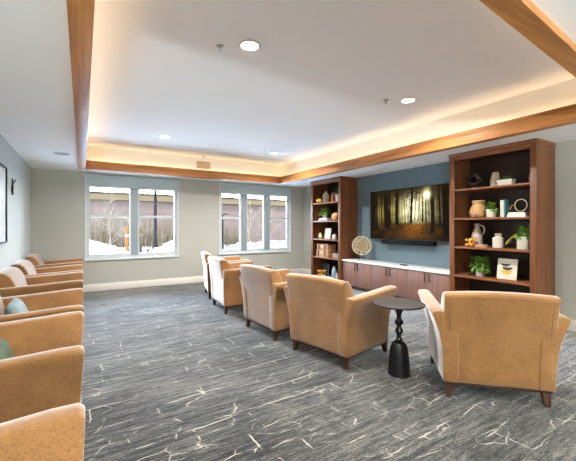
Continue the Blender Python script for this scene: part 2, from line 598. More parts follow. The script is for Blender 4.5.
P_DOWN, P_LOW, P_LED = 54.0, 42.0, 0.62
WARM = (1.0, 0.98, 0.95)
def downlight(label, x, y, z, p):
    t = thing('downlight', label, 'ceiling light', (x, y, z), group='recessed downlights')
    bm = bmesh.new()
    bm_lathe(bm, [(.072, 0), (.09, 0), (.092, -.004), (.086, -.009), (.074, -.010), (.070, -.004), (.072, 0)], 32)
    build('trim_ring', bm, M['white'], t)
    bm = bmesh.new()
    bm_lathe(bm, [(0, -.001), (.072, -.001), (.072, -.006), (0, -.006)], 32)
    build('lens', bm, M['lens'], t)
    lamp_area('downlight_lamp', (x, y, z - .014), .13, .13, p, WARM, shape='DISK', spread=math.radians(150))
downlight('lit recessed downlight in the tray ceiling, largest and closest to the near beam', 1.206, 2.63, ZT, P_DOWN)
downlight('lit recessed downlight in the tray ceiling above the television side', 3.366, 2.79, ZT, P_DOWN)
downlight('lit recessed downlight in the tray ceiling toward the two-pane window', 1.20, 6.05, ZT, P_DOWN)
downlight('lit recessed downlight in the tray ceiling toward the three-pane window', 3.42, 6.25, ZT, P_DOWN)
for i, (x, y) in enumerate(((.5, -.7), (2.3, -.7), (4.1, -.7))):  # unseen downlights added behind the camera as fill light
    downlight(['recessed downlight in the low ceiling behind the near beam, by the left wall', 'recessed downlight in the low ceiling behind the near beam, at its middle',
               'recessed downlight in the low ceiling behind the near beam, by the right wall', 'recessed downlight in the low ceiling beside the right wall'][i], x, y, ZC, P_LOW)

def sprinkler(label, x, y, z=ZT):
    t = thing('sprinkler_head', label, 'sprinkler', (x, y, z), group='ceiling sprinklers')
    bm = bmesh.new()
    bm_lathe(bm, [(0, 0), (.032, 0), (.030, -.005), (.016, -.010), (0, -.010)], 20)
    build('escutcheon', bm, M['chrome'], t)
    bm = bmesh.new()
    bm_lathe(bm, [(.008, -.009), (.008, -.022), (.004, -.025), (.004, -.036), (.0, -.036)], 12)
    bm_tube(bm, [(.008, 0, -.020), (.012, 0, -.03), (.004, 0, -.038)], .002, 6)
    bm_tube(bm, [(-.008, 0, -.020), (-.012, 0, -.03), (-.004, 0, -.038)], .002, 6)
    bm_lathe(bm, [(0, -.036), (.014, -.036), (.014, -.039), (0, -.039)], 14)
    build('nozzle', bm, M['chrome'], t)
sprinkler('sprinkler head beside the downlight closest to the near beam', .995, 2.77)
sprinkler('sprinkler head beside the downlight on the television side', 3.138, 2.93)
sprinkler('sprinkler head beside the downlight toward the two-pane window', .993, 5.96)
sprinkler('sprinkler head beside the downlight toward the three-pane window', 3.17, 6.14)
sprinkler('sprinkler head above the small vent on the lit cove', 2.28, 7.38)

t = thing('wall_vent', 'small tan vent on the warm-lit cove above the back beam', 'vent', (2.303, TY1 - e, 2.70))
bm = bmesh.new()
bm_box(bm, -.15, .15, -.012, 0, -.08, -.065); bm_box(bm, -.15, .15, -.012, 0, .065, .08)
bm_box(bm, -.15, -.135, -.012, 0, -.065, .065); bm_box(bm, .135, .15, -.012, 0, -.065, .065)
build('frame', bm, M['grille'], t)
bm = bmesh.new()
for k in range(6):
    z = -.055 + k * .022
    bm_loft(bm, [[(s * .135, -.010, z + .008), (s * .135, -.008, z + .010), (s * .135, -.001, z - .004), (s * .135, -.003, z - .006)] for s in (-1, 1)])
build('louvres', bm, M['grille'], t)

t = thing('ceiling_speaker', 'round flush white speaker in the low ceiling by the left wall', 'speaker', (-.266, 6.21, ZC))
bm = bmesh.new()
bm_lathe(bm, [(.095, 0), (.115, 0), (.115, -.006), (.097, -.009), (.095, 0)], 32)
build('rim', bm, M['white'], t)
bm = bmesh.new()
bm_lathe(bm, [(0, 0), (.096, 0), (.096, -.004), (0, -.006)], 32)
build('grille', bm, M['mull'], t)

# unseen uplights added behind the camera to brighten the ceilings
def uplight(label, x, y, power):
    t = thing('floor_lamp', label, 'floor lamp', (x, y, 0), group='standing uplights')
    bm = bmesh.new()
    bm_lathe(bm, [(0, 0), (.14, 0), (.14, .015), (.02, .03), (0, .03)], 28)
    build('base', bm, M['bronze'], t)
    bm = bmesh.new()
    bm_lathe(bm, [(0, .028), (.012, .028), (.012, 1.66), (0, 1.66)], 14)
    build('pole', bm, M['bronze'], t)
    bm = bmesh.new()
    bm_lathe(bm, [(.0, 1.65), (.05, 1.655), (.13, 1.70), (.18, 1.78), (.176, 1.78), (.125, 1.705), (.05, 1.662), (0, 1.66)], 32)
    build('bowl_shade', bm, M['bronze'], t)
    l = bpy.data.lights.new('uplight_lamp', 'POINT')
    l.energy = power
    l.color = (.86, .97, 1.0)
    l.shadow_soft_size = .05
    o = bpy.data.objects.new('uplight_lamp', l)
    o.location = (x, y, 1.772)
    C.objects.link(o)
uplight('bronze standing uplight in the rear of the room by the left wall', -.4, -2.1, 760.0)
uplight('bronze standing uplight in the rear of the room by the right wall', 5.0, -2.1, 260.0)

# hidden light strip lying on the ledge of each beam
def led(label, loc, L, along, rot):
    hx, hy = (L / 2, .008) if along == 'X' else (.008, L / 2)
    o = box('light_strip', -hx, hx, -hy, hy, 0, .006, M['led'])
    o.location = loc
    tag(o, label, 'light strip', 'cove light strips')
    l = lamp_area('cove_lamp', (loc[0], loc[1], loc[2] + .016), (L if along == 'X' else .02), (.02 if along == 'X' else L), P_LED * L, (1.0, .76, .45), rot)
    return o, l
zl = BZ1 - 0.05
led('warm light strip on the ledge of the beam along the left wall', (TX0 + .05, (TY0 + TY1) / 2, zl), TY1 - TY0 - .3, 'Y', (PI, 0, 0))
led('warm light strip on the ledge of the beam above the bookcases', (TX1 - .05, (TY0 + TY1) / 2 + .25, zl), TY1 - TY0 - .75, 'Y', (PI, 0, 0))
o = led('warm light strip on the ledge of the near beam', ((TX0 + TX1) / 2, ny((TX0 + TX1) / 2, .05), zl), TX1 - TX0 - .3, 'X', (PI, 0, 0))
for q in o:
    q.rotation_euler.z += math.atan(.085) * (1 if q.type == 'MESH' else 1)
led('warm light strip on the ledge of the beam over the windows', ((TX0 + TX1) / 2, TY1 - .05, zl), TX1 - TX0 - .3, 'X', (PI, 0, 0))

# ------------------------------------------------------------------ armchairs
def arm_bm(s):
    bm = bmesh.new()
    secs = []
    #          x    zt    flare  rear/front shift
    for x, zt, k in ((-.378, .682, .92), (-.25, .688, .95), (-.05, .698, .98), (.15, .708, 1.0), (.27, .716, 1.02), (.352, .716, 1.03), (.372, .700, 1.02)):
        fl = .090 * k
        p = [(.385, .125), (.387, .28), (.395, .40), (.387 + fl * .40, .52), (.387 + fl * .74, zt - .08), (.387 + fl, zt - .026), (.383 + fl, zt - .008), (.368 + fl, zt),
             (.325 + fl, zt + .003), (.285 + fl, zt - .005), (.270 + fl, zt - .03), (.255 + fl * .8, zt - .10), (.282, .50), (.275, .30), (.275, .125)]
        sec = []
        for (y, z) in p:
            xx = x
            if x > .3:
                xx = x - .035 * (1 - min(1, (z - .125) / .55))   # front leans out toward the top
            if x < -.3:
                xx = x - .028 * (z - .125) / .55
            sec.append((xx, y * s, z))
        secs.append(sec)
    bm_loft(bm, secs)
    bevel(bm, .010, 3, 38)
    return bm

def back_bm():
    bm = bmesh.new()
    secs = []
    n = 11
    for i in range(n):
        t = -1 + 2 * i / (n - 1)
        crown = .018 * (1 - t * t)
        def P(x, z):
            w = .372 + .018 * (z - .125) / .72
            return (x, t * w, z)
        zt = .825 + crown
        bow = .012 * (1 - t * t)
        pr = [P(-.376, .125), P(-.380, .30), P(-.392, .50), P(-.424 - bow, .70), P(-.445 - bow, zt - .035), P(-.447 - bow, zt - .008), P(-.437 - bow, zt + .006),
              P(-.40, zt + .012), P(-.355, zt + .002), P(-.315, zt - .03), P(-.28, zt - .09), P(-.25, zt - .18), P(-.215 + bow, .52), P(-.18 + bow, .40), P(-.16, .125)]
        secs.append(pr)
    bm_loft(bm, secs)
    bevel(bm, .016, 3, 40)
    return bm

def seat_bm():
    bm = bmesh.new()
    n, m = 12, 10
    secs = []
    def pt(u, v, top):
        x = -.185 + .515 * u
        y = -.272 + .544 * v
        r = (1 - abs(2 * u - 1) ** 5) * (1 - abs(2 * v - 1) ** 5)
        z = .40 + .062 * r if top else .315
        return (x, y, z)
    g = [[bm.verts.new(pt(i / n, j / m, True)) for j in range(m + 1)] for i in range(n + 1)]
    h = [[bm.verts.new(pt(i / n, j / m, False)) for j in range(m + 1)] for i in range(n + 1)]
    for i in range(n):
        for j in range(m):
            bm.faces.new((g[i][j], g[i + 1][j], g[i + 1][j + 1], g[i][j + 1]))
            bm.faces.new((h[i][j], h[i][j + 1], h[i + 1][j + 1], h[i + 1][j]))
    for i in range(n):
        bm.faces.new((g[i][0], h[i][0], h[i + 1][0], g[i + 1][0]))
        bm.faces.new((g[i + 1][m], h[i + 1][m], h[i][m], g[i][m]))
    for j in range(m):
        bm.faces.new((g[0][j + 1], h[0][j + 1], h[0][j], g[0][j]))
        bm.faces.new((g[n][j], h[n][j], h[n][j + 1], g[n][j + 1]))
    return bm

def leg_bm(sx, sy):
    bm = bmesh.new()
    x1, y1 = sx * .332, sy * .332
    x0, y0 = sx * .345, sy * .342
    a, b = .03, .019
    def q(x, y, r, z):
        return [(x - r, y - r, z), (x + r, y - r, z), (x + r, y + r, z), (x - r, y + r, z)]
    bm_loft(bm, [q(x0, y0, b, 0), q(x1, y1, a, .112)])
    bevel(bm, .004, 2)
    return bm

def make_chair(label):
    t = thing('armchair', label, 'armchair', group='tan upholstered armchairs')
    for sx in (-1, 1):
        for sy in (-1, 1):
            build('leg', leg_bm(sx, sy), M['legwood'], t)
    box('base_rail', -.365, .36, -.372, .372, .104, .127, M['legwood'], t, bev=.004, label='dark wooden rail under the upholstery')
    box('seat_deck', -.30, .318, -.278, .278, .125, .33, M['fabric'], t, bev=.015, seg=3)
    build('seat_cushion', seat_bm(), M['fabric'], t, ang=60)
    for s in (-1, 1):
        build('arm', arm_bm(s), M['fabric'], t, ang=50)
    bk = build('backrest', back_bm(), M['fabric'], t, ang=50)
    bm = bmesh.new()
    for s in (-1, 1):
        bm_tube(bm, [(-.376, s * .335, .15), (-.380, s * .338, .30), (-.392, s * .342, .50), (-.425, s * .347, .70), (-.442, s * .350, .79)], .0030, 6)
    pts = []
    for i in range(13):
        u = -1 + i / 6
        pts.append((-.4425 - .012 * (1 - u * u), u * .376, .790 + .018 * (1 - u * u)))
    bm_tube(bm, pts, .0030, 6)
    build('piping', bm, M['piping'], bk)
    return t

chair = make_chair('tan armchair seen from behind, angled alone beside the round table at the right')
chair.location = (2.977, 1.68, 0)
chair.rotation_euler = (0, 0, R(45.7))
for lab, x, y, a in (('tan armchair seen from behind on the left side of the round black table', 2.393, 2.89, 12),
                     ('tan armchair seen from behind, second in its row from the round table', 2.266, 3.893, 4),
                     ('tan armchair seen from behind, third in its row from the round table', 2.252, 5.305, -4),
                     ('tan armchair farthest from the round table, nearest the three-pane window', 2.42, 6.415, -12)):
    dup(chair, lab, (x, y, 0), R(a))
LEFT = [('tan armchair against the left wall, closest to the camera, only an arm in view', .98),
        ('tan armchair against the left wall with the green pillow on it', 2.53),
        ('tan armchair against the left wall with the pale blue pillow on it', 3.63),
        ('tan armchair against the left wall, third from the window wall', 5.11),
        ('tan armchair against the left wall, second from the window wall', 6.18),
        ('tan armchair against the left wall, in the corner by the window wall', 7.5)]
for lab, y in LEFT:
    dup(chair, lab, (-.364, y, 0), 0)

def pillow(label, mat, w, h, d, loc, rot, pinch=0.0):
    bm = bmesh.new()
    n = 14
    top, bot = [], []
    for i in range(n + 1):
        ra, rb = [], []
        for j in range(n + 1):
            u, v = -1 + 2 * i / n, -1 + 2 * j / n
            f = max(0, (1 - u ** 4)) ** .5 * max(0, (1 - v ** 4)) ** .5
            sx = 1 - .10 * (1 - abs(v) ** 2) * abs(u) ** 3
            sy = 1 - .10 * (1 - abs(u) ** 2) * abs(v) ** 3
            y, z = u * w / 2 * sx, v * h / 2 * sy
            if v > 0:
                z -= pinch * (1 - abs(u)) * v ** 2
            ra.append(bm.verts.new((d / 2 * f, y, z)))
            rb.append(ra[-1] if (i in (0, n) or j in (0, n)) else bm.verts.new((-d / 2 * f, y, z)))
        top.append(ra); bot.append(rb)
    for i in range(n):
        for j in range(n):
            bm.faces.new((top[i][j], top[i + 1][j], top[i + 1][j + 1], top[i][j + 1]))
            bm.faces.new((bot[i][j], bot[i][j + 1], bot[i + 1][j + 1], bot[i + 1][j]))
    o = build('throw_pillow', bm, mat, ang=80)
    o.location = loc
    o.rotation_euler = rot
    return tag(o, label, 'pillow', 'throw pillows')
pillow('dark green throw pillow on an armchair against the left wall', M['pillow_g'], .46, .20, .12, (-.42, 2.53, .565), (0, R(-20), 0))
pillow('pale blue-grey throw pillow on an armchair against the left wall', M['pillow_b'], .36, .28, .12, (-.465, 3.66, .590), (0, R(-22), 0), .0)

# ------------------------------------------------------------------ round side table
t = thing('side_table', 'round black pedestal side table between two tan armchairs', 'side table', (2.475, 2.153, 0))
bm = bmesh.new()
bm_lathe(bm, [(0, .625), (.17, .625), (.218, .632), (.225, .638), (.225, .645), (.219, .650), (.212, .650), (.208, .647), (0, .647)], 48)
build('tabletop', bm, M['tabletop'], t, ang=30)
bm = bmesh.new()
bm_lathe(bm, [(0, .30), (.012, .30), (.024, .305), (.03, .318), (.022, .335), (.017, .35), (.024, .365), (.034, .385), (.036, .40), (.026, .42), (.018, .435), (.02, .445),
              (.032, .455), (.04, .47), (.036, .488), (.024, .50), (.019, .515), (.022, .54), (.03, .565), (.034, .58), (.028, .60), (.05, .626), (0, .626)], 24)
build('turned_stem', bm, M['blackmetal'], t, ang=60)
bm = bmesh.new()
bm_lathe(bm, [(0, 0), (.098, 0), (.102, .006), (.100, .02), (.094, .09), (.086, .18), (.076, .25), (.06, .285), (.035, .303), (0, .306)], 12)
build('bell_base', bm, M['blackmetal'], t, ang=25)

# ------------------------------------------------------------------ bookcases
XF, XBK = 4.86, 5.365
SH = (.13, .61, 1.04, 1.47, 1.905)          # tops of the shelves
def bookcase(label, y0, y1):
    t = thing('bookcase', label, 'bookcase', (0, 0, 0), group='walnut bookcases')
    t.location = (XF, (y0 + y1) / 2, 0)
    h = (y1 - y0) / 2
    d = XBK - XF
    for s in (-1, 1):
        a, b = sorted((s * h, s * (h - .03)))
        box('side_panel', .02, d, a, b, 0, 2.40, M['walnut'], t)
        a, b = sorted((s * h, s * (h - .078)))
        box('front_stile', 0, .022, a, b, 0, 2.40, M['walnut'], t, bev=.003)
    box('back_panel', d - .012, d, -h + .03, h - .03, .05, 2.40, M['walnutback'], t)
    box('plinth', .01, .03, -h + .078, h - .078, 0, .095, M['walnut'], t)
    for z in SH:
        box('shelf', .004, d - .012, -h + .03, h - .03, z - .028, z, M['walnutY'], t, bev=.002)
    box('crown', -.012, d, -h - .012, h + .012, 2.40, 2.447, M['walnutY'], t, bev=.004)
    box('top_rail', 0, .022, -h + .078, h - .078, 2.34, 2.40, M['walnutY'], t)
    return t
bookcase('tall walnut bookcase right of the television with pots and books on its shelves', 2.06, 3.245)
bookcase('tall walnut bookcase left of the television, nearer the windows', 5.85, 6.985)

# ------------------------------------------------------------------ media console
c0, c1, c2, c3 = 3.262, 4.10, 4.955, 5.832
def cabinet(label, y0, y1):
    t = thing('base_cabinet', label, 'cabinet', (4.92, (y0 + y1) / 2, 0), group='cabinets under the television')
    h = (y1 - y0) / 2 - .001
    box('carcass', .02, .444, -h, h, .07, .585, M['door'], t)
    box('kick_board', .05, .07, -h, h, 0, .07, M['kick'], t)
    for s in (-1, 1):
        a, b = sorted((s * .002, s * (h - .002)))
        d = box('door', 0, .02, a, b, .075, .582, M['door'], t, bev=.002)
        bm = bmesh.new()
        y = s * .045
        bm_box(bm, -.028, -.018, y - .006, y + .006, .42, .56)
        bm_box(bm, -.018, 0, y - .005, y + .005, .435, .447)
        bm_box(bm, -.018, 0, y - .005, y + .005, .533, .545)
        bevel(bm, .002, 1)
        build('handle', bm, M['bronze'], d, label='dark bronze bar handle')
    return t
cabinet('two-door walnut cabinet beside the nearer bookcase under the television', c0, c1)
cabinet('two-door walnut cabinet in the middle under the television', c1, c2)
cabinet('two-door walnut cabinet beside the farther bookcase under the decorative disc', c2, c3)
o = box('countertop', 4.895, 5.365, c0 - .012, c3 + .012, .587, .618, M['quartz'], bev=.004)
tag(o, 'long white stone countertop on the walnut cabinets', 'countertop')
CT = .618

o = box('remote_control', -.022, .022, -.075, .075, 0, .016, M['black'], bev=.005)
o.location = (5.12, 4.34, CT)
tag(o, 'small flat black device lying on the white countertop', 'remote control')

# ------------------------------------------------------------------ television
TVY0, TVY1, TVZ0, TVZ1 = 3.53, 5.37, 1.085, 2.075
TVX = 5.29
t = thing('television', 'large wall-mounted television showing a misty golden forest', 'television', (TVX, (TVY0 + TVY1) / 2, (TVZ0 + TVZ1) / 2))
hy, hz = (TVY1 - TVY0) / 2, (TVZ1 - TVZ0) / 2
box('casing', .002, .05, -hy, hy, -hz, hz, M['black'], t, bev=.004)
box('wall_mount', .05, XR - .012 - TVX, -.35, .35, -.25, .25, M['black'], t)
bm = bmesh.new()
bm_box(bm, -.003, .004, -hy, hy, -hz, -hz + .012); bm_box(bm, -.003, .004, -hy, hy, hz - .008, hz)
bm_box(bm, -.003, .004, -hy, -hy + .008, -hz, hz); bm_box(bm, -.003, .004, hy - .008, hy, -hz, hz)
build('bezel', bm, M['blackmetal'], t)

def forest(u, v):
    """u 0..1 left to right on the screen, v 0..1 bottom to top -> linear rgb"""
    def mixc(a, b, k):
        k = max(0, min(1, k))
        return tuple(a[i] * (1 - k) + b[i] * k for i in range(3))
    nz = noise.noise(Vector((u * 9, v * 9, 0)))
    nf = noise.noise(Vector((u * 40, v * 40, 3)))
    nv = noise.noise(Vector((u * 45, v * 3, 7)))
    mist = math.exp(-((u - .60) / .23) ** 2 - ((v - .60) / .36) ** 2)
    mist2 = math.exp(-((u - .30) / .16) ** 2 - ((v - .55) / .25) ** 2) * .55 + math.exp(-((u - .14) / .1) ** 2 - ((v - .5) / .2) ** 2) * .45
    col = mixc((48, 40, 18), (204, 204, 176), mist + .18 * nz + .14 * nv)
    col = mixc(col, (150, 136, 74), mist2)
    # far thin trunks
    for k in range(34):
        c = (k * .618034 + .07) % 1
        w = .004 + .004 * ((k * 7) % 5) / 5
        c2 = c + .01 * math.sin(v * 5 + k)
        if abs(u - c2) < w and v > .30 + .1 * ((k * 3) % 4) / 4:
            col = mixc(col, (70, 58, 30), .55)
    # forest floor and light path
    gv = .34 + .03 * nz
    if v < gv:
        g = mixc((30, 21, 9), (92, 64, 24), .5 + .6 * nz + .4 * nf)
        px = .66 - (gv - v) * .35
        path = math.exp(-((u - px) / (.05 + (gv - v) * .55)) ** 2)
        g = mixc(g, (158, 108, 40), path * (.65 + .5 * nf))
        g = mixc(g, (22, 15, 9), (1 - v / gv) ** 2 * .55 + max(0, abs(u - .55) - .28) * .9)
        k = min(1, (gv - v) / .06)
        col = mixc(col, g, k)
    # near trunks with flared roots
    for c, w, base in ((.035, .034, .18), (.085, .012, .22), (.245, .036, .24), (.30, .012, .30), (.40, .022, .30), (.575, .014, .33), (.70, .008, .36), (.74, .006, .36), (.815, .020, .16), (.90, .010, .30), (.965, .030, .10), (.165, .008, .32)):
        ww = w * (1 + .25 * max(0, 1 - (v - base) * 6)) + .004 * noise.noise(Vector((c * 50, v * 14, 1)))
        if v > base - .02 and abs(u - c - .012 * math.sin(v * 2.2 + c * 9)) < ww:
            col = mixc(col, (26, 19, 11), .93)
    # canopy and sun glow
    top = max(0, v - .74) * 3.2 + .55 * noise.noise(Vector((u * 26, v * 22, 11)))
    if v > .7:
        col = mixc(col, (40, 34, 18), min(.75, top))
    glow = math.exp(-((u - .76) / .05) ** 2 - ((v - .84) / .09) ** 2)
    col = mixc(col, (252, 244, 214), glow * .95)
    ray = math.exp(-((u - .62 - (v - .5) * .3) / .06) ** 2) * max(0, v - .25) * .35
    col = mixc(col, (224, 214, 166), ray)
    col = mixc(col, (16, 12, 8), max(0, abs(u - .5) - .42) * 6)
    return lin(*[255 * min(1, max(0, c) / 255 * 1.10) ** 1.3 for c in col])

nu, nv_ = 220, 120
bm = bmesh.new()
g = [[bm.verts.new((0, hy - .006 - (2 * hy - .012) * i / nu, -hz + .01 + (2 * hz - .016) * j / nv_)) for j in range(nv_ + 1)] for i in range(nu + 1)]
for i in range(nu):
    for j in range(nv_):
        bm.faces.new((g[i][j], g[i][j + 1], g[i + 1][j + 1], g[i + 1][j]))
scr_m, nt, b = newmat('forest_picture')
at = nt.nodes.new('ShaderNodeVertexColor')
at.layer_name = 'picture'
nt.links.new(at.outputs['Color'], b.inputs['Emission Color'])
b.inputs['Emission Strength'].default_value = 1.35
b.inputs['Base Color'].default_value = (.004, .004, .004, 1)
b.inputs['Roughness'].default_value = 0.3
b.inputs['Specular IOR Level'].default_value = 0.0
scr = build('screen', bm, scr_m, t, smooth=False)
ca = scr.data.color_attributes.new('picture', 'FLOAT_COLOR', 'POINT')
cols = []
for vtx in scr.data.vertices:
    u = (hy - .006 - vtx.co.y) / (2 * hy - .012)
    v = (vtx.co.z + hz - .01) / (2 * hz - .016)
    cols.extend(forest(u, v))
ca.data.foreach_set('color', cols)

t = thing('soundbar', 'black soundbar mounted just below the television', 'soundbar', (5.27, 4.40, .995))
bm = bmesh.new()
bm_box(bm, -.045, .045, -.61, .61, 0, .082)
bevel(bm, .008, 3)
build('body', bm, M['black'], t)
box('wall_bracket', .045, XR - .0115 - 5.27, -.3, .3, .02, .06, M['blackmetal'], t)

# decorative carved disc on a stand
t = thing('decorative_disc', 'round cream carved decorative disc standing on the white countertop', 'decorative disc', (5.13, 5.47, CT), R(44))
disc = bpy.data.meshes.new('disc')
bm = bmesh.new()
rings, segs = 26, 96
Rr = .205
front, backv = [], []
for i in range(rings + 1):
    r = Rr * i / rings
    fr = i / rings
    ring = []
    for k in range(segs):
        a = 2 * PI * k / segs
        relief = 0
        if .10 < fr < .36:
            relief = .006 * math.cos(8 * a) * math.sin((fr - .10) / .26 * PI)
        elif .42 < fr < .62:
            relief = .007 * math.cos(16 * a + 20 * fr)
        elif .68 < fr < .88:
            relief = .007 * math.cos(24 * a - 14 * fr)
        if fr > .92:
            relief = .008 * math.sqrt(max(0, 1 - ((fr - .96) / .04) ** 2))
        x = -.012 - relief - .010 * (1 - fr * fr)
        ring.append((x, r * math.cos(a), r * math.sin(a)))
    front.append(ring)
ctr = bm.verts.new((-.022, 0, 0))
vr = [[bm.verts.new(p) for p in ring] for ring in front[1:]]
for k in range(segs):
    bm.faces.new((ctr, vr[0][k], vr[0][(k + 1) % segs]))
for a_, b_ in zip(vr, vr[1:]):
    for k in range(segs):
        bm.faces.new((a_[k], b_[k], b_[(k + 1) % segs], a_[(k + 1) % segs]))
edge = [bm.verts.new((.012, Rr * math.cos(2 * PI * k / segs), Rr * math.sin(2 * PI * k / segs))) for k in range(segs)]
for k in range(segs):
    bm.faces.new((vr[-1][k], edge[k], edge[(k + 1) % segs], vr[-1][(k + 1) % segs]))
bm.faces.new(edge)
dm, nt, b = newmat('carved_cream')
v = coords(nt)
ln = nt.nodes.new('ShaderNodeVectorMath')
ln.operation = 'LENGTH'
nt.links.new(v, ln.inputs[0])
dv = nt.nodes.new('ShaderNodeMath')
dv.operation = 'DIVIDE'
dv.inputs[1].default_value = .205
nt.links.new(ln.outputs['Value'], dv.inputs[0])
CR, GD = lin(178, 166, 138), lin(140, 112, 66)
base = ramp(nt, [(0, GD), (.30, lin(164, 138, 92)), (.44, GD), (.50, CR), (.86, lin(160, 146, 116)), (.92, lin(192, 182, 158))])
nt.links.new(dv.outputs[0], base.inputs['Fac'])
ringm = ramp(nt, [(.46, (0, 0, 0, 1)), (.54, (1, 1, 1, 1)), (.84, (1, 1, 1, 1)), (.90, (0, 0, 0, 1))])
nt.links.new(dv.outputs[0], ringm.inputs['Fac'])
vo = nt.nodes.new('ShaderNodeTexVoronoi')
vo.inputs['Scale'].default_value = 26
nt.links.new(v, vo.inputs['Vector'])
dots = ramp(nt, [(.30, (1, 1, 1, 1)), (.46, (0, 0, 0, 1))])
nt.links.new(vo.outputs['Distance'], dots.inputs['Fac'])
mm = nt.nodes.new('ShaderNodeMath')
mm.operation = 'MULTIPLY'
nt.links.new(dots.outputs['Color'], mm.inputs[0])
nt.links.new(ringm.outputs['Color'], mm.inputs[1])
mx = nt.nodes.new('ShaderNodeMix')
mx.data_type = 'RGBA'
nt.links.new(mm.outputs[0], mx.inputs[0])
nt.links.new(base.outputs['Color'], mx.inputs[6])
mx.inputs[7].default_value = lin(84, 66, 44)
nt.links.new(mx.outputs[2], b.inputs['Base Color'])
b.inputs['Roughness'].default_value = .5
dd = build('carved_plate', bm, dm, t, ang=30)
dd.location = (0, 0, .312)
bm = bmesh.new()
for s in (-1, 1):
    bm_tube(bm, [(-.05, s * .06, .008), (-.042, s * .06, .128), (-.02, s * .06, .110)], .006, 8)
    bm_tube(bm, [(-.042, s * .06, .10), (.02, s * .055, .25)], .006, 8)
    bm_tube(bm, [(.02, s * .055, .25), (.09, s * .05, .008)], .006, 8)
bm_tube(bm, [(.02, -.055, .25), (.02, .055, .25)], .006, 8)
bm_tube(bm, [(-.046, -.06, .05), (-.046, .06, .05)], .006, 8)
build('stand', bm, M['blackmetal'], t)

# ------------------------------------------------------------------ things on the shelves
EPS = .0008
def lathe_thing(name, label, cat, prof, mat, loc, seg=28, group=None, flute=0, nfl=0):
    bm = bmesh.new()
    bm_lathe(bm, prof, seg, flute=flute, nfl=nfl)
    o = build(name, bm, mat, ang=45)
    o.location = (loc[0], loc[1], loc[2] + EPS)
    return tag(o, label, cat, group)

def leaves_bm(rng, n, r0, h0, spread, size, droop=0.5, z0=0.0, up=.6):
    bm = bmesh.new()
    for i in range(n):
        a = rng.uniform(0, 2 * PI)
        el = rng.uniform(.05, 1)
        out = spread * rng.uniform(.45, 1) * (1 - .45 * el * up)
        base = Vector((math.cos(a) * r0 * rng.random(), math.sin(a) * r0 * rng.random(), z0))
        tip = Vector((math.cos(a) * out, math.sin(a) * out, z0 + h0 * el - droop * out * (1 - el)))
        mid = base.lerp(tip, .5) + Vector((0, 0, h0 * .25))
        L = size * rng.uniform(.7, 1.2)
        d = (tip - mid).normalized()
        side = d.cross(Vector((0, 0, 1)))
        side = side.normalized() if side.length > 1e-4 else Vector((1, 0, 0))
        nrm = side.cross(d)
        w = L * rng.uniform(.28, .4)
        p0 = tip - d * L * .5
        q = [p0, p0 + d * L * .35 + side * w + nrm * .1 * L, p0 + d * L * .5 + nrm * -.02 * L, p0 + d * L * .35 - side * w + nrm * .1 * L, p0 + d * L - nrm * .12 * L]
        vs = [bm.verts.new(x) for x in q]
        bm.faces.new((vs[0], vs[1], vs[2]))
        bm.faces.new((vs[0], vs[2], vs[3]))
        bm.faces.new((vs[1], vs[4], vs[2]))
        bm.faces.new((vs[3], vs[2], vs[4]))
        # stalk
        bm_tube(bm, [base, mid, p0], .0016, 3)
    return bm

def pot_prof(rt, rb, h, wall=.008):
    return [(0, 0), (rb, 0), (rb + .002, .004), (rt, h - .004), (rt - .001, h), (rt - wall, h), (rt - wall - .001, h - .018), (0, h - .018)]

def potted(label, loc, rt, rb, h, n, h0, spread, size, seed, lm, mat=None, droop=.5, extra=None, flute=0, nfl=0):
    t = thing('potted_plant', label, 'potted plant', (loc[0], loc[1], loc[2] + EPS), group='potted plants on the shelves')
    bm = bmesh.new()
    bm_lathe(bm, pot_prof(rt, rb, h), 28, flute=flute, nfl=nfl)
    build('pot', bm, mat or M['whitec'], t, ang=45)
    bm = bmesh.new()
    bm_lathe(bm, [(0, h - .02), (rt - .009, h - .02), (rt - .012, h - .012), (0, h - .008)], 20)
    build('soil', bm, M['kick'], t)
    build('foliage', leaves_bm(random.Random(seed), n, rt * .5, h0, spread, size, droop, h - .012), lm, t, smooth=False)
    if extra:
        extra(t)
    return t

# -- bookcase right of the television, top shelf
Z = SH[4]
t = thing('knot_sculpture', 'dark grey loop sculpture on the top shelf of the bookcase right of the television', 'sculpture', (5.18, 3.06, Z + EPS))
bm = bmesh.new()
bm_lathe(bm, [(0, 0), (.06, 0), (.062, .01), (.035, .03), (.02, .06), (.018, .10), (0, .10)], 20)
build('base', bm, M['knot'], t)
bm = bmesh.new()
bm_tube(bm, [(0.02 * math.sin(2 * a), .075 * math.cos(a), .165 + .075 * math.sin(a)) for a in [2 * PI * k / 28 for k in range(28)]], .026, 10, closed=True)
bm_tube(bm, [(.0, -.05, .16), (-.02, -.10, .17), (0, -.125, .145), (.01, -.11, .115)], .02, 10)
build('loop', bm, M['knot'], t)
lathe_thing('ribbed_vase', 'pale ribbed vase behind the white planter on a top shelf', 'vase',
            [(0, 0), (.05, 0), (.066, .02), (.07, .07), (.062, .13), (.048, .18), (.040, .21), (.042, .222), (.034, .222), (.03, .20), (0, .20)], M['cream'], (5.14, 2.705, Z), 72, flute=.03, nfl=18)
t = thing('planter_box', 'low white rectangular planter of green succulents on a top shelf', 'planter', (5.02, 2.50, Z + EPS), group='potted plants on the shelves')
bm = bmesh.new()
def q4(a, b, z):
    return [(-a, -b, z), (a, -b, z), (a, b, z), (-a, b, z)]
bm_loft(bm, [q4(.042, .085, 0), q4(.055, .102, .085), q4(.048, .095, .085), q4(.046, .092, .07)])
build('box', bm, M['whitec'], t)
bm = leaves_bm(random.Random(5), 90, .045, .07, .075, .04, .2, .068)
bmesh.ops.scale(bm, vec=(.7, 1.3, 1), verts=bm.verts[:])
build('succulents', bm, M['leafd'], t, smooth=False)
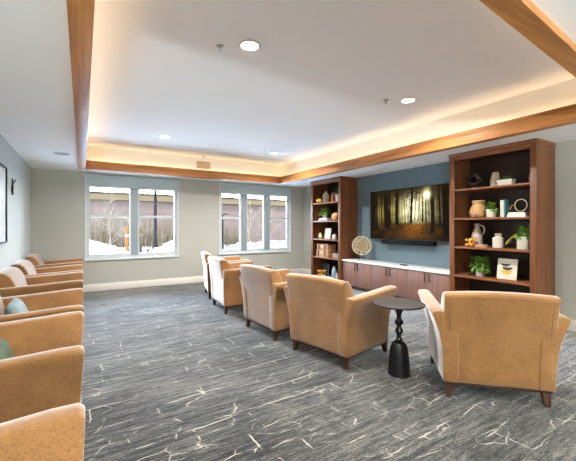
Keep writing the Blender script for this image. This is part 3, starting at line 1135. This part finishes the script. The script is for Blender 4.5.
lathe_thing('cream_vase', 'pale vase mostly hidden by the front post of the bookcase right of the television', 'vase',
            [(0, 0), (.045, 0), (.06, .04), (.062, .11), (.045, .18), (.028, .23), (.032, .26), (.024, .26), (.02, .23), (0, .22)], M['cream'], (5.10, 2.185, Z))

# -- second shelf
Z = SH[3]
lathe_thing('tan_jar', 'large round tan jar with a wide pale neck on the bookcase right of the television', 'jar',
            [(0, 0), (.085, 0), (.115, .03), (.125, .08), (.118, .13), (.095, .175), (.078, .20), (.078, .215), (.088, .225), (.09, .25), (.085, .262), (.072, .262), (.07, .21), (0, .20)], M['tanjar'], (5.10, 2.93, Z))
o = None
bm = bmesh.new()
bm_tube(bm, [(.025 * math.sin(3 * a) * .6, .026 * math.cos(a), .034 + .020 * math.sin(2 * a)) for a in [2 * PI * k / 40 for k in range(40)]], .0125, 8, closed=True)
o = build('stone_knot', bm, M['shell'])
o.location = (4.93, 2.885, Z + EPS)
tag(o, 'small pink-brown knot ornament in front of the large tan jar', 'ornament')
potted('small green plant in a white pot between the tan jar and upright books', (5.0, 2.69, Z), .066, .056, .118, 130, .11, .095, .045, 11, M['leaf'])
def book(label, y, w, h, d, mat, x=4.93, z=None, group='books on the bookcase right of the television', lean=0):
    t = thing('book', label, 'book', (x, y, (Z if z is None else z) + EPS), group=group)
    t.rotation_euler = (R(lean), 0, 0)
    bm = bmesh.new()
    hw = w / 2
    bm_box(bm, 0, d, -hw, -hw + .003, 0, h); bm_box(bm, 0, d, hw - .003, hw, 0, h); bm_box(bm, 0, .003, -hw, hw, 0, h)
    build('cover', bm, mat, t)
    box('pages', .003, d - .005, -hw + .003, hw - .003, .004, h - .004, M['paper'], t)
    return t
book('upright cream book, first from the potted plant beside it', 2.522, .022, .235, .08, M['bcream'])
book('upright white book between the cream and the teal one', 2.498, .022, .232, .08, M['bwhite'])
book('upright teal book, third from the potted plant', 2.474, .022, .238, .08, M['bteal'])
def flatbook(label, loc, wy, dx, h, mat, rz=0, group='books lying flat on the shelves'):
    t = thing('book', label, 'book', (loc[0], loc[1], loc[2] + EPS), rz, group)
    bm = bmesh.new()
    a, b = dx / 2, wy / 2
    bm_box(bm, -a, a, -b, b, 0, .003); bm_box(bm, -a, a, -b, b, h - .003, h); bm_box(bm, -a, -a + .003, -b, b, .003, h - .003)
    build('cover', bm, mat, t)
    box('pages', -a + .003, a - .005, -b + .005, b - .005, .003, h - .003, M['paper'], t)
    return t
flatbook('white book lying flat at the bottom under the gold ring ornament', (5.02, 2.335, Z), .225, .17, .036, M['bwhite'])
flatbook('pale book lying flat on top, under the gold ring ornament', (5.02, 2.335, Z + .0368), .20, .16, .026, M['bcream'])
t = thing('ring_ornament', 'gold ring ornament with a small branch standing on two flat books', 'ornament', (5.0, 2.305, Z + .0644))
bm = bmesh.new()
bm_box(bm, -.03, .03, -.035, .035, 0, .012)
bevel(bm, .003, 1)
build('base', bm, M['bronze'], t)
bm = bmesh.new()
bm_tube(bm, [(0, .074 * math.cos(a), .092 + .080 * math.sin(a)) for a in [2 * PI * k / 40 for k in range(40)]], .0065, 8, closed=True)
build('ring', bm, M['cream'], t)
bm = bmesh.new()
bm_tube(bm, [(0, .06, .05), (-.005, .072, .09), (-.006, .10, .10), (0, .128, .075), (.004, .135, .04)], .005, 6)
build('branch', bm, M['leafy'], t)

# -- third shelf
Z = SH[2]
t = thing('stoneware_jug', 'tall grey-brown stoneware jug with a loop handle', 'jug', (5.12, 2.965, Z + EPS))
bm = bmesh.new()
bm_lathe(bm, [(0, 0), (.066, 0), (.078, .03), (.08, .10), (.072, .17), (.052, .24), (.034, .28), (.031, .31), (.038, .345), (.032, .345), (.026, .31), (0, .30)], 28)
build('body', bm, M['stone'], t)
bm = bmesh.new()
bm_tube(bm, [(0, -.03, .315), (0, -.065, .32), (0, -.10, .30), (0, -.115, .25), (0, -.10, .20), (0, -.066, .18)], .0095, 8)
build('handle', bm, M['stone'], t)
def jack(name, label, loc, r, rad, mat):
    bm = bmesh.new()
    for d in ((1, 1, 1), (1, -1, 1), (-1, 1, 1), (-1, -1, 1)):
        v = Vector(d).normalized() * r
        bm_tube(bm, [-v, v * 0, v], [rad * .9, rad * .75, rad * .9], 8)
        for s in (-1, 1):
            bmesh.ops.create_uvsphere(bm, u_segments=12, v_segments=8, radius=rad * 1.55, matrix=Matrix.Translation(v * s))
    o = build(name, bm, mat, ang=60)
    o.location = (loc[0], loc[1], loc[2] + r / 3 ** .5 + rad * 1.55 + EPS)
    return tag(o, label, 'ornament', 'gold jack ornaments')
jack('jack_ornament', 'gold jack-shaped ornament in front of the stoneware jug', (4.95, 2.96, Z), .062, .018, M['gold'])
flatbook('small brown book lying flat beside the gold jack ornament', (5.0, 2.82, Z), .15, .11, .026, M['bbrown'], .1)
flatbook('thin grey book lying on top of the small brown book', (5.0, 2.825, Z + .0268), .125, .10, .016, M['stone'], -.1)
t = thing('lidded_jar', 'grey-white stoneware jar with a narrow neck beside the trailing plant', 'jar', (5.02, 2.605, Z + EPS))
bm = bmesh.new()
bm_lathe(bm, [(0, 0), (.062, 0), (.069, .008), (.070, .13), (.066, .145), (.038, .158), (.033, .165), (.033, .178), (.0, .178)], 28)
build('body', bm, M['whitec'], t)
bm = bmesh.new()
bm_lathe(bm, [(0, .178), (.040, .178), (.044, .184), (.044, .196), (.036, .203), (0, .203)], 24)
build('rim', bm, M['stone'], t)
def trail(t):
    bm = bmesh.new()
    rng = random.Random(4)
    for k in range(9):
        p = [(-.02, .02, .15), (-.05, .08 + .004 * k, .20 - .005 * k), (-.05, .13 + .006 * k, .155 - .006 * k), (-.045, .17 + rng.uniform(-.04, .05), .11 - .008 * k)]
        bm_tube(bm, p, [.002, .0055, .0065, .001], 4)
    build('trailing_stems', bm, M['leafy'], t, label='yellowing trailing leaves')
potted('leafy trailing plant in a white ribbed pot beside the front post of the bookcase', (4.99, 2.262, Z), .083, .078, .17, 170, .14, .115, .055, 21, M['leaf'], droop=.35, extra=trail, flute=.012, nfl=14)

# -- fourth shelf
Z = SH[1]
potted('bushy variegated green plant in a small white pot beside a leaning picture', (5.03, 2.865, Z), .064, .052, .105, 170, .19, .165, .075, 31, M['leaf'], droop=.5)
t = thing('picture_card', 'small picture of stacked grey and yellow bowls leaning in the bookcase', 'picture', (5.0, 2.49, Z + EPS))
t.rotation_euler = (0, R(9), R(0))
t.location.z += .003
box('panel', 0, .014, -.128, .128, 0, .285, M['paper'], t, bev=.002)
def ell(bm, cy, cz, ry, rz_, a0=0, a1=2 * PI, n=24):
    vs = [bm.verts.new((-.0015, cy + ry * math.cos(a0 + (a1 - a0) * k / n), cz + rz_ * math.sin(a0 + (a1 - a0) * k / n))) for k in range(n + 1 if a1 - a0 < 6.2 else n)]
    f = bm.faces.new(vs)
    r = bmesh.ops.extrude_face_region(bm, geom=[f])
    for v in r['geom']:
        if isinstance(v, bmesh.types.BMVert):
            v.co.x += .002
bm = bmesh.new(); ell(bm, .005, .125, .072, .06, PI, 2 * PI)
build('printed_bowl', bm, M['goldmatte'], t, smooth=False, label='printed yellow bowl')
bm = bmesh.new(); ell(bm, -.005, .17, .068, .045, PI, 2 * PI); ell(bm, .02, .215, .058, .04, PI, 2 * PI)
build('printed_cup', bm, M['knot'], t, smooth=False, label='printed grey cups')

# -- bookcase left of the television
Z = SH[4]
lathe_thing('lidded_urn', 'round white urn on the top shelf of the bookcase nearer the windows', 'urn',
            [(0, 0), (.05, 0), (.072, .03), (.082, .10), (.08, .17), (.06, .22), (.035, .245), (.025, .262), (.03, .275), (.015, .29), (0, .29)], M['cream'], (5.07, 6.65, Z))
lathe_thing('terracotta_vase', 'terracotta vase beside the round white urn', 'vase',
            [(0, 0), (.05, 0), (.06, .03), (.06, .16), (.045, .2), (.035, .22), (.04, .235), (.03, .235), (.026, .21), (0, .2)], M['terra'], (5.12, 6.42, Z))
lathe_thing('ochre_pumpkin', 'small ochre pumpkin-shaped ornament in front of the round white urn', 'ornament',
            [(0, 0), (.03, 0), (.062, .02), (.07, .055), (.058, .09), (.025, .105), (.012, .10), (.01, .12), (0, .12)], M['goldmatte'], (4.93, 6.73, Z), 48, flute=.06, nfl=8)
potted('small dark green plant in a white pot partly hidden by a bookcase post, top shelf', (4.97, 6.085, Z), .05, .042, .17, 60, .16, .085, .05, 41, M['leafd'])
Z = SH[3]
t = thing('wire_cross', 'thin grey wire cross ornament on the second shelf nearer the windows', 'ornament', (5.15, 6.88, Z + EPS))
bm = bmesh.new()
bm_lathe(bm, [(0, 0), (.035, 0), (.033, .008), (0, .012)], 16)
build('base', bm, M['stone'], t)
bm = bmesh.new()
bm_tube(bm, [(0, 0, .008), (0, 0, .30)], .007, 8); bm_tube(bm, [(0, -.055, .22), (0, .055, .22)], .007, 8)
build('cross', bm, M['stone'], t)
flatbook('slate blue book lying flat at the bottom under a leafy plant', (5.01, 6.57, Z), .38, .20, .035, M['bblue'])
flatbook('pale grey book lying flat on the slate blue one, under a leafy plant', (5.01, 6.57, Z + .0358), .32, .18, .030, M['bwhite'])
potted('bright green leafy plant in a white pot standing on two flat books', (5.0, 6.59, Z + .0666), .058, .046, .125, 150, .14, .15, .07, 43, M['leaf'], droop=.4)
lathe_thing('wooden_ball', 'pale wooden ball on the second shelf of the bookcase nearer the windows', 'ornament',
            [(.02, .0), (.045, .01)] + [(.095 * math.cos(a), .097 + .095 * math.sin(a)) for a in [-1.05 + 2.55 * k / 12 for k in range(13)]] + [(0, .193)], M['ballw'], (5.0, 6.19, Z))
Z = SH[2]
lathe_thing('pear_ornament', 'pale green pear ornament on the middle shelf nearer the windows', 'ornament',
            [(0, 0), (.03, 0), (.05, .025), (.052, .05), (.036, .09), (.024, .12), (.012, .135), (.006, .15), (0, .15)], M['pear'], (5.0, 6.78, Z))
t = thing('framed_print', 'small framed pale print on the middle shelf nearer the windows', 'picture frame', (5.02, 6.54, Z + EPS))
t.rotation_euler = (0, R(8), 0)
t.location.z += .0045
bm = bmesh.new()
bm_box(bm, 0, .018, -.115, .115, 0, .016); bm_box(bm, 0, .018, -.115, .115, .239, .255)
bm_box(bm, 0, .018, -.115, -.099, .016, .239); bm_box(bm, 0, .018, .099, .115, .016, .239)
build('frame', bm, M['cream'], t)
box('print', .008, .016, -.099, .099, .016, .239, M['paper'], t)
lathe_thing('white_vase', 'small white vase on the middle shelf of the bookcase nearer the windows', 'vase',
            [(0, 0), (.046, 0), (.056, .015), (.056, .06), (.045, .095), (.03, .112), (.034, .12), (.024, .12), (.02, .10), (0, .1)], M['whitec'], (4.98, 6.21, Z))
Z = SH[1]
def trunk(label, loc, w, d, h):
    t = thing('wicker_trunk', label, 'storage box', (loc[0], loc[1], loc[2] + EPS), group='wicker trunks on the shelf')
    box('body', -d / 2, d / 2, -w / 2, w / 2, 0, h * .68, M['wicker'], t, bev=.006)
    box('lid', -d / 2 - .004, d / 2 + .004, -w / 2 - .004, w / 2 + .004, h * .72, h, M['wicker'], t, bev=.008)
    for y in (-w * .28, w * .28):
        box('strap', -d / 2 - .009, -d / 2 - .003, y - .02, y + .02, .004, h - .004, M['strap'], t)
    box('clasp', -d / 2 - .010, -d / 2 - .003, -.03, .03, h * .5, h * .82, M['bcream'], t)
trunk('larger wicker trunk at the bottom of the two stacked on a shelf', (5.05, 6.60, Z), .46, .28, .165)
trunk('smaller wicker trunk on top of the other on a shelf', (5.05, 6.60, Z + .1660), .42, .26, .135)
lathe_thing('cream_cup', 'small cream cup beside the wicker trunks', 'cup', [(0, 0), (.028, 0), (.036, .02), (.038, .095), (.034, .11), (.03, .11), (.03, .02), (0, .015)], M['cream'], (4.96, 6.18, Z))
lathe_thing('glass_jar', 'small pale blue jar beside the front post, on the shelf with the wicker trunks', 'jar', [(0, 0), (.032, 0), (.036, .01), (.036, .085), (.024, .1), (.026, .112), (.02, .112), (.018, .1), (0, .09)], M['bluevase'], (4.95, 6.07, Z))
Z = SH[0]
t = thing('book', 'dark slate book standing face out on the lowest shelf nearer the windows', 'book', (5.08, 6.72, Z + EPS), group='books on the bookcase nearer the windows')
t.rotation_euler = (0, R(8), 0)
t.location.z += .0045
bm = bmesh.new()
bm_box(bm, 0, .003, -.115, .115, 0, .29); bm_box(bm, .025, .028, -.115, .115, 0, .29); bm_box(bm, .003, .025, .112, .115, 0, .29)
build('cover', bm, M['bnavy'], t)
box('pages', .003, .025, -.110, .112, .004, .286, M['paper'], t)
jack('jack_ornament', 'gold jack-shaped ornament in front of the dark slate book', (4.95, 6.66, Z), .085, .022, M['gold'])
lathe_thing('blue_vase', 'tall blue-grey vase on the lowest shelf of the bookcase nearer the windows', 'vase',
            [(0, 0), (.05, 0), (.058, .03), (.058, .18), (.045, .225), (.03, .25), (.033, .28), (.025, .28), (.02, .25), (0, .24)], M['bluevase'], (5.0, 6.24, Z))
lathe_thing('white_bottle', 'small white bottle beside the tall blue-grey vase', 'bottle',
            [(0, 0), (.03, 0), (.034, .02), (.032, .10), (.014, .13), (.014, .16), (.0, .16)], M['whitec'], (4.95, 6.075, Z))

# ------------------------------------------------------------------ left wall
t = thing('framed_picture', 'large dark-framed pale picture hanging on the left wall', 'picture', (XL, 4.90, 1.14))
w, h = .585, .94
bm = bmesh.new()
bm_box(bm, 0, .035, -w, w, 0, .022); bm_box(bm, 0, .035, -w, w, h - .022, h)
bm_box(bm, 0, .035, -w, -w + .022, .022, h - .022); bm_box(bm, 0, .035, w - .022, w, .022, h - .022)
build('frame', bm, M['blackmetal'], t)
am, nt, b = newmat('pale_abstract_print')
n1 = noise_tex(nt, coords(nt, (1, 2.2, 2.2)), 1.3, 4, .5, .8)
r = ramp(nt, [(.32, lin(226, 226, 224)), (.5, lin(206, 212, 216)), (.62, lin(190, 180, 172)), (.75, lin(228, 226, 222))])
nt.links.new(n1.outputs['Fac'], r.inputs['Fac'])
nt.links.new(r.outputs['Color'], b.inputs['Base Color'])
b.inputs['Roughness'].default_value = .35
box('print', .001, .018, -w + .022, w - .022, .022, h - .022, am, t)
t = thing('wall_hook', 'black Y-shaped hook fixed to the left wall beside the framed picture', 'wall hook', (XL, 6.0, 1.78))
bm = bmesh.new()
bm_tube(bm, [(.014, 0, 0), (.014, 0, .15)], .011, 8)
bm_tube(bm, [(.014, 0, .145), (.03, -.14, .205)], [.011, .009], 8)
bm_tube(bm, [(.014, 0, .145), (.03, .13, .225)], [.011, .009], 8)
build('hook', bm, M['blackmetal'], t)
bm = bmesh.new()
bm_box(bm, 0, .006, -.022, .022, .04, .11)
build('back_plate', bm, M['blackmetal'], t)

# ------------------------------------------------------------------ outside
def terrain(name, x0, x1, y0, y1, nx, ny, fn, mat):
    bm = bmesh.new()
    g = [[bm.verts.new((x0 + (x1 - x0) * i / nx, y0 + (y1 - y0) * j / ny, 0)) for j in range(ny + 1)] for i in range(nx + 1)]
    for r_ in g:
        for v in r_:
            v.co.z = fn(v.co.x, v.co.y)
    for i in range(nx):
        for j in range(ny):
            bm.faces.new((g[i][j], g[i + 1][j], g[i + 1][j + 1], g[i][j + 1]))
    return build(name, bm, mat, ang=80)
def fbm(x, y, s):
    return noise.fractal(Vector((x * s, y * s, 2.3)), 1.0, 2.0, 5)
o = terrain('ground_snow', -14, 26, -14, 34, 60, 40, lambda x, y: -.15 + .12 * fbm(x, y, .5) * min(1, max(0, (abs(y - 3) - 6) / 2)), M['snow'])
o['kind'] = 'structure'
def bank(label, x0, x1, y0, y1, fn):
    nx, ny = 110, 60
    bm = bmesh.new()
    g = []
    for i in range(nx + 1):
        row = []
        for j in range(ny + 1):
            x, y = x0 + (x1 - x0) * i / nx, y0 + (y1 - y0) * j / ny
            u, v = i / nx, j / ny
            env = (min(1, u * 7) * min(1, (1 - u) * 7)) * math.sin(PI * min(1, v * 1.02)) ** .6
            lump = abs(fbm(x, y, 1.7)) * .15 + abs(fbm(x + 9, y, 4.5)) * .09
            row.append(bm.verts.new((x, y, -.25 + env * (fn(x) + lump))))
        g.append(row)
    for i in range(nx):
        for j in range(ny):
            bm.faces.new((g[i][j], g[i + 1][j], g[i + 1][j + 1], g[i][j + 1]))
    o = build('snow_bank', bm, M['snow'], ang=70)
    return tag(o, label, 'snow bank', 'ploughed snow banks')
bank('tall lumpy snow bank outside the two-pane window', -2.2, 4.2, 11.0, 14.2, lambda x: .80 + .24 * math.cos((x - .2) * 2.1))
bank('low smooth snow bank outside the three-pane window', 4.6, 12.5, 11.6, 15.2, lambda x: .78)

t = thing('neighbouring_building', 'long low brown building with a tan fascia seen through the windows', 'building', (6, 26, -.2))
box('wall', -18, 22, 0, 6, 0, 3.3, M['siding'], t)
box('fascia', -18.2, 22.2, -.35, 6, 3.3, 3.72, M['tanfascia'], t)
box('roof_edge', -18.3, 22.3, -.42, 6.2, 3.72, 3.82, M['darkroof'], t)

def lamp_post(label, x, y, h, twin):
    t = thing('lamp_post', label, 'lamp post', (x, y, -.2), group='black lamp posts outside')
    bm = bmesh.new()
    bm_lathe(bm, [(0, 0), (.09, 0), (.09, .25), (.06, .3), (.055, h), (0, h)], 12)
    build('post', bm, M['postblack'], t)
    for s in ((-1, 1) if twin else (1,)):
        bm = bmesh.new()
        bm_tube(bm, [(0, 0, h - .05), (s * .12, 0, h - .02), (s * .16, 0, h - .02)], .018, 6)
        bm_box(bm, s * .22 - .09, s * .22 + .09, -.07, .07, h - .05, h + .02)
        build('lamp_head', bm, M['postblack'], t)
lamp_post('black twin-headed lamp post outside the two-pane window', 2.50, 14.45, 3.15, True)
lamp_post('black lamp post farther off outside the three-pane window', 7.35, 20.0, 2.3, False)

def tree(label, x, y, h, seed, mat, spread=.45, thin=1.0, name='bare_tree'):
    rng = random.Random(seed)
    t = thing(name, label, 'tree', (x, y, -.2), group='bare trees outside')
    tr, br = bmesh.new(), bmesh.new()
    pts = [(0, 0, 0)]
    for k in range(1, 7):
        pts.append((rng.uniform(-.04, .04) * k, rng.uniform(-.04, .04) * k, h * k / 6))
    bm_tube(tr, pts, [thin * .035 * (1 - k / 7.5) for k in range(7)], 6)
    def branch(p, d, L, r, depth):
        q = p + d * L
        mid = p.lerp(q, .5) + Vector((rng.uniform(-.05, .05), rng.uniform(-.05, .05), .03)) * L
        bm_tube(br, [p, mid, q], [r, r * .8, r * .5], 4)
        if depth:
            for _ in range(3):
                nd = (d + Vector((rng.uniform(-.7, .7), rng.uniform(-.7, .7), rng.uniform(-.1, .7)))).normalized()
                branch(p.lerp(q, rng.uniform(.45, 1)), nd, L * rng.uniform(.5, .75), r * .55, depth - 1)
    for k in range(16):
        s = rng.uniform(.25, .98)
        i = min(5, int(s * 6))
        p = Vector(pts[i]).lerp(Vector(pts[i + 1]), s * 6 - i)
        a = rng.uniform(0, 2 * PI)
        d = Vector((math.cos(a), math.sin(a), rng.uniform(.5, 1.1))).normalized()
        branch(p, d, h * spread * (1.1 - s) * rng.uniform(.6, 1), thin * .014, 2)
    build('trunk', tr, mat, t)
    build('branches', br, mat, t)
tree('pale bare tree outside the left pane of the two-pane window', 0.95, 16.0, 3.0, 1, M['bark'])
tree('pale bare tree outside the middle pane of the three-pane window', 8.0, 17.5, 3.4, 2, M['bark'], .4)
tree('bare sapling at the far end of the snow outside the two-pane window', 2.0, 17.2, 2.4, 3, M['bark'])
tree('thin bare tree seen through the last pane of the three-pane window', 10.1, 19.0, 2.6, 4, M['bark'])
def brush(label, x0, x1, y, h, seed, n):
    rng = random.Random(seed)
    bm = bmesh.new()
    for _ in range(n):
        x, yy = rng.uniform(x0, x1), y + rng.uniform(-.7, .7)
        hh = h * rng.uniform(.45, 1)
        dx = rng.uniform(-.3, .3)
        bm_tube(bm, [(x, yy, -.2), (x + dx * .4, yy, hh * .5), (x + dx, yy + rng.uniform(-.2, .2), hh)], [.014, .010, .003], 4)
    o = build('dry_brush', bm, M['brush'])
    o['label'] = label
    o['category'] = 'brush'
    o['kind'] = 'stuff'
brush('dry brown brush behind the tall lumpy snow bank', -1.5, 5.0, 18.6, 2.1, 8, 420)
brush('dry brown brush behind the low smooth snow bank', 5.3, 9.6, 21.5, 1.5, 9, 260)
t = thing('marker_post', 'short orange marker post in the snow outside the two-pane window', 'marker post', (1.46, 14.45, -.2))
bm = bmesh.new()
bm_lathe(bm, [(0, 0), (.045, 0), (.045, 1.45), (.03, 1.48), (0, 1.48)], 10)
build('post', bm, M['orange'], t)
box('band', -.047, .047, -.047, .047, 1.15, 1.22, M['whitec'], t)

# ------------------------------------------------------------------ daylight
w = bpy.data.worlds.new('winter_sky')
S.world = w
w.use_nodes = True
nt = w.node_tree
bg = nt.nodes['Background']
tc = nt.nodes.new('ShaderNodeTexCoord')
sp = nt.nodes.new('ShaderNodeSeparateXYZ')
nt.links.new(tc.outputs['Generated'], sp.inputs[0])
r = ramp(nt, [(0.0, (.80, .90, 1, 1)), (.5, (.48, .70, 1, 1))])
nt.links.new(sp.outputs['Z'], r.inputs['Fac'])
nt.links.new(r.outputs['Color'], bg.inputs['Color'])
bg.inputs['Strength'].default_value = 24.0
sun = bpy.data.lights.new('sun', 'SUN')
sun.energy = 16.0
sun.angle = R(1.5)
sun.color = (1.0, .95, .87)
so = bpy.data.objects.new('sun', sun)
so.rotation_euler = Vector((.80, .42, -.60)).to_track_quat('-Z', 'Y').to_euler()
C.objects.link(so)
for nm, (x0, x1) in (('portal_1', W1), ('portal_2', W2)):
    o = lamp_area(nm, ((x0 + x1) / 2, YW + T + .02, (WZ[0] + 2.18) / 2), x1 - x0, 2.18 - WZ[0], 1, (1, 1, 1), (-PI / 2, 0, 0))
    o.data.cycles.is_portal = True

# ------------------------------------------------------------------ camera
cam = bpy.data.cameras.new('camera')
cam.sensor_fit = 'HORIZONTAL'
cam.sensor_width = 36.0
cam.lens = 36.0 * 342.0 / 576.0
cam.shift_y = -4.5 / 576.0
cam.clip_start = 0.05
cam.clip_end = 200
co = bpy.data.objects.new('camera', cam)
co.location = (0, 0, 1.35)
co.rotation_euler = (PI / 2, 0, -math.atan2(288 - 82.5, 342.0))
C.objects.link(co)
S.camera = co

S.view_settings.view_transform = 'Standard'
S.view_settings.look = 'None'
S.view_settings.exposure = 0.74
S.view_settings.gamma = 1.0
S.cycles.use_denoising = True
S.cycles.max_bounces = 14
S.cycles.diffuse_bounces = 7
S.cycles.transparent_max_bounces = 12
S.cycles.sample_clamp_indirect = 8.0
